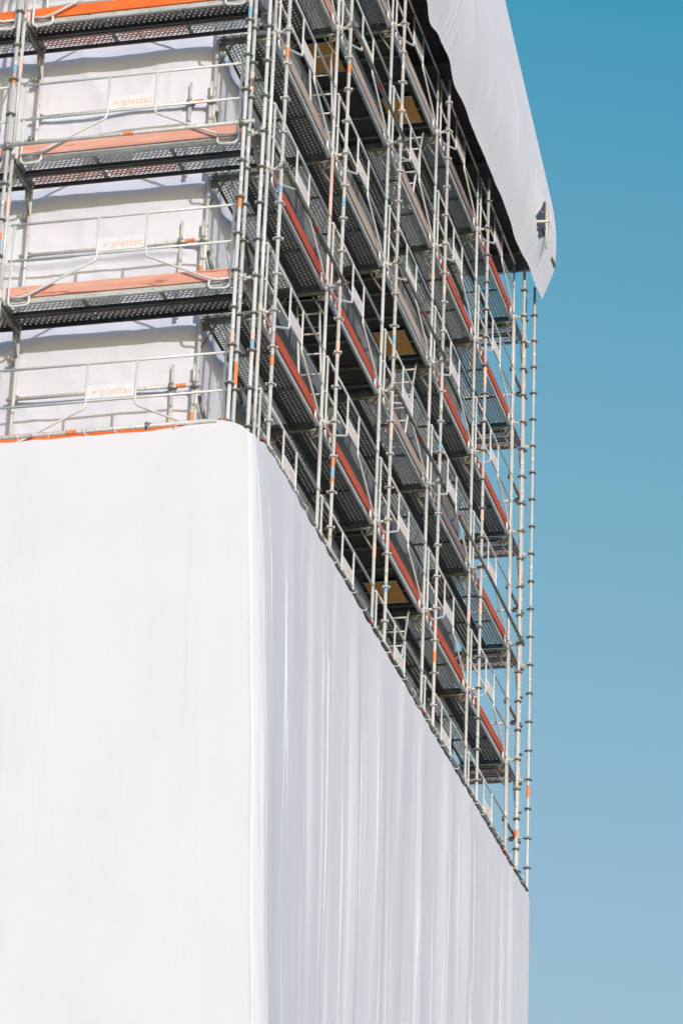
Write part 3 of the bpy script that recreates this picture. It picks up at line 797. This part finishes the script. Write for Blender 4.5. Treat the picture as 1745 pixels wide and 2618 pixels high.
def xu(z):
    zs = [(6.6, .09), (6.8, .15), (7.1, .25), (7.5, .34), (7.95, .355), (8.45, .325), (9.02, .21), (10.04, -.005), (11.6, -.33), (13.2, -.66), (14.5, -.93)]
    def lin(q):
        q = max(6.6, min(14.49, q))
        for (a, xa), (b, xb) in zip(zs, zs[1:]):
            if q <= b: return xa + (xb - xa) * (q - a) / (b - a)
    return sum(lin(z + d) for d in (-.3, -.15, 0, .15, .3)) / 5
HEM = [(5.0, 6.72), (6.4, 6.74), (7.643, 6.801), (8.031, 6.66), (8.607, 6.77), (9.26, 6.806), (9.841, 6.674), (10.504, 6.722), (11.03, 6.705), (11.526, 6.713), (12.124, 6.728),
       (12.754, 6.73), (13.405, 6.762), (14.052, 6.735), (14.55, 6.667), (15.032, 6.685), (15.637, 6.74), (16.178, 6.732), (16.86, 6.76), (17.05, 7.46)]
def hem_at(y):
    for (a, za), (b, zb) in zip(HEM, HEM[1:]):
        if y <= b: t = max(0, (y - a) / (b - a)); t = t * t * (3 - 2 * t) if y < 16.5 else t; return za + (zb - za) * t
    return HEM[-1][1]
FU = [f for f in make_folds(.5, 17.0, .55, 21) if f[2] < .05]
def upper_tarp(bm):
    ny, nz = 420, 70; cols = []
    HOLE = [(15.18, 7.40), (15.46, 7.84), (15.98, 8.16), (15.96, 7.80), (15.84, 7.36), (15.62, 7.22), (15.40, 7.26)]
    def inside(y, z):
        c = False; n = len(HOLE)
        for i in range(n):
            (y0, z0), (y1, z1) = HOLE[i], HOLE[i - 1]
            if (z0 > z) != (z1 > z) and y < (y1 - y0) * (z - z0) / (z1 - z0) + y0: c = not c
        return c
    ys = [4.6 + (15.1 - 4.6) * i / 640 for i in range(640)] + [15.1 + (16.2 - 15.1) * i / 60 for i in range(60)] + [16.2 + .84 * i / 40 for i in range(41)]
    for yv in ys:
        h = hem_at(yv); col = []
        for k in range(nz + 1):
            z = h + (9.0 - h) * k / 45 if k <= 45 else 9.0 + 5.0 * (k - 45) / (nz - 45)
            e = min(1, (17.04 - yv) / .3)
            f = folds(FU, yv - .28 * (z - 7), z, 14.0) * .5 * e + .008 * noise.noise((yv * 2.2 + z * .4, z * .35, 8)) * e + .03 * noise.noise((yv * .5 + z * .1, z * .15, 4)) * e
            d2 = (yv - 15.65) ** 2 + (z - 7.7) ** 2
            f += .10 * math.exp(-d2 / .25)
            col.append((xu(z) + f, yv, z))
        cols.append(col)
    for i in range(1, 26):
        col = []
        for k in range(nz + 1):
            x0, y0, z0 = cols[len(ys) - 1][k]
            a = min(1, i / 5)
            zz = max(z0, 7.46) if i > 0 else z0
            col.append((x0 - (.04 * a + 2.6 * max(0, i - 5) / 20), 17.04 + .04 * a, zz))
        cols.append(col)
    V = [[bm.verts.new(p) for p in c] for c in cols]
    for i in range(len(V) - 1):
        for k in range(nz):
            p = cols[i][k]
            if inside(p[1], p[2]) and i < len(ys): continue
            try: bm.faces.new((V[i][k], V[i + 1][k], V[i + 1][k + 1], V[i][k + 1])).smooth = True
            except ValueError: pass
ut = obj('tarpaulin', mesh('upper_tarpaulin', upper_tarp, TARP))
tag(ut, 'torn white sheet hanging from the roof edge at top right', 'tarpaulin', 'white sheets hung on the scaffold')
# pipes poking through the tear
pk = thing('roof_bracket', 'pale tubular bracket poking out through the tear in the upper sheet', 'bracket', (.3, 15.6, 7.6))
def pkf(bm):
    tube(bm, (-.45, -.05, -.02), (.20, .06, -.02), .026, 10)
    tube(bm, (.10, .25, -.42), (.10, .25, .46), .024, 10)
    path(bm, [(.0, .27, .30), (.13, .32, .32), (.15, .32, .29), (.15, .28, -.02)], .013, 8)
    path(bm, [(.0, .27, -.28), (.14, .30, -.28), (.15, .28, -.02)], .011, 8)
obj('tube', mesh('bracket_tubes', pkf, GALV_WARM), pk)
br = thing('roof_bracket', 'small dark edge bracket with pale strut under the rear corner of upper sheet', 'bracket', (.2, 16.7, 7.5))
def brf(bm):
    tube(bm, (.02, .1, .02), (.14, .22, -.02), .02, 8); tube(bm, (.0, -.2, .45), (.11, .18, .02), .018, 8)
    box(bm, (-.05, .0, -.05), (.15, .3, -.005))
obj('plate', mesh('bracket_plate', brf, FRAMESTEEL), br)
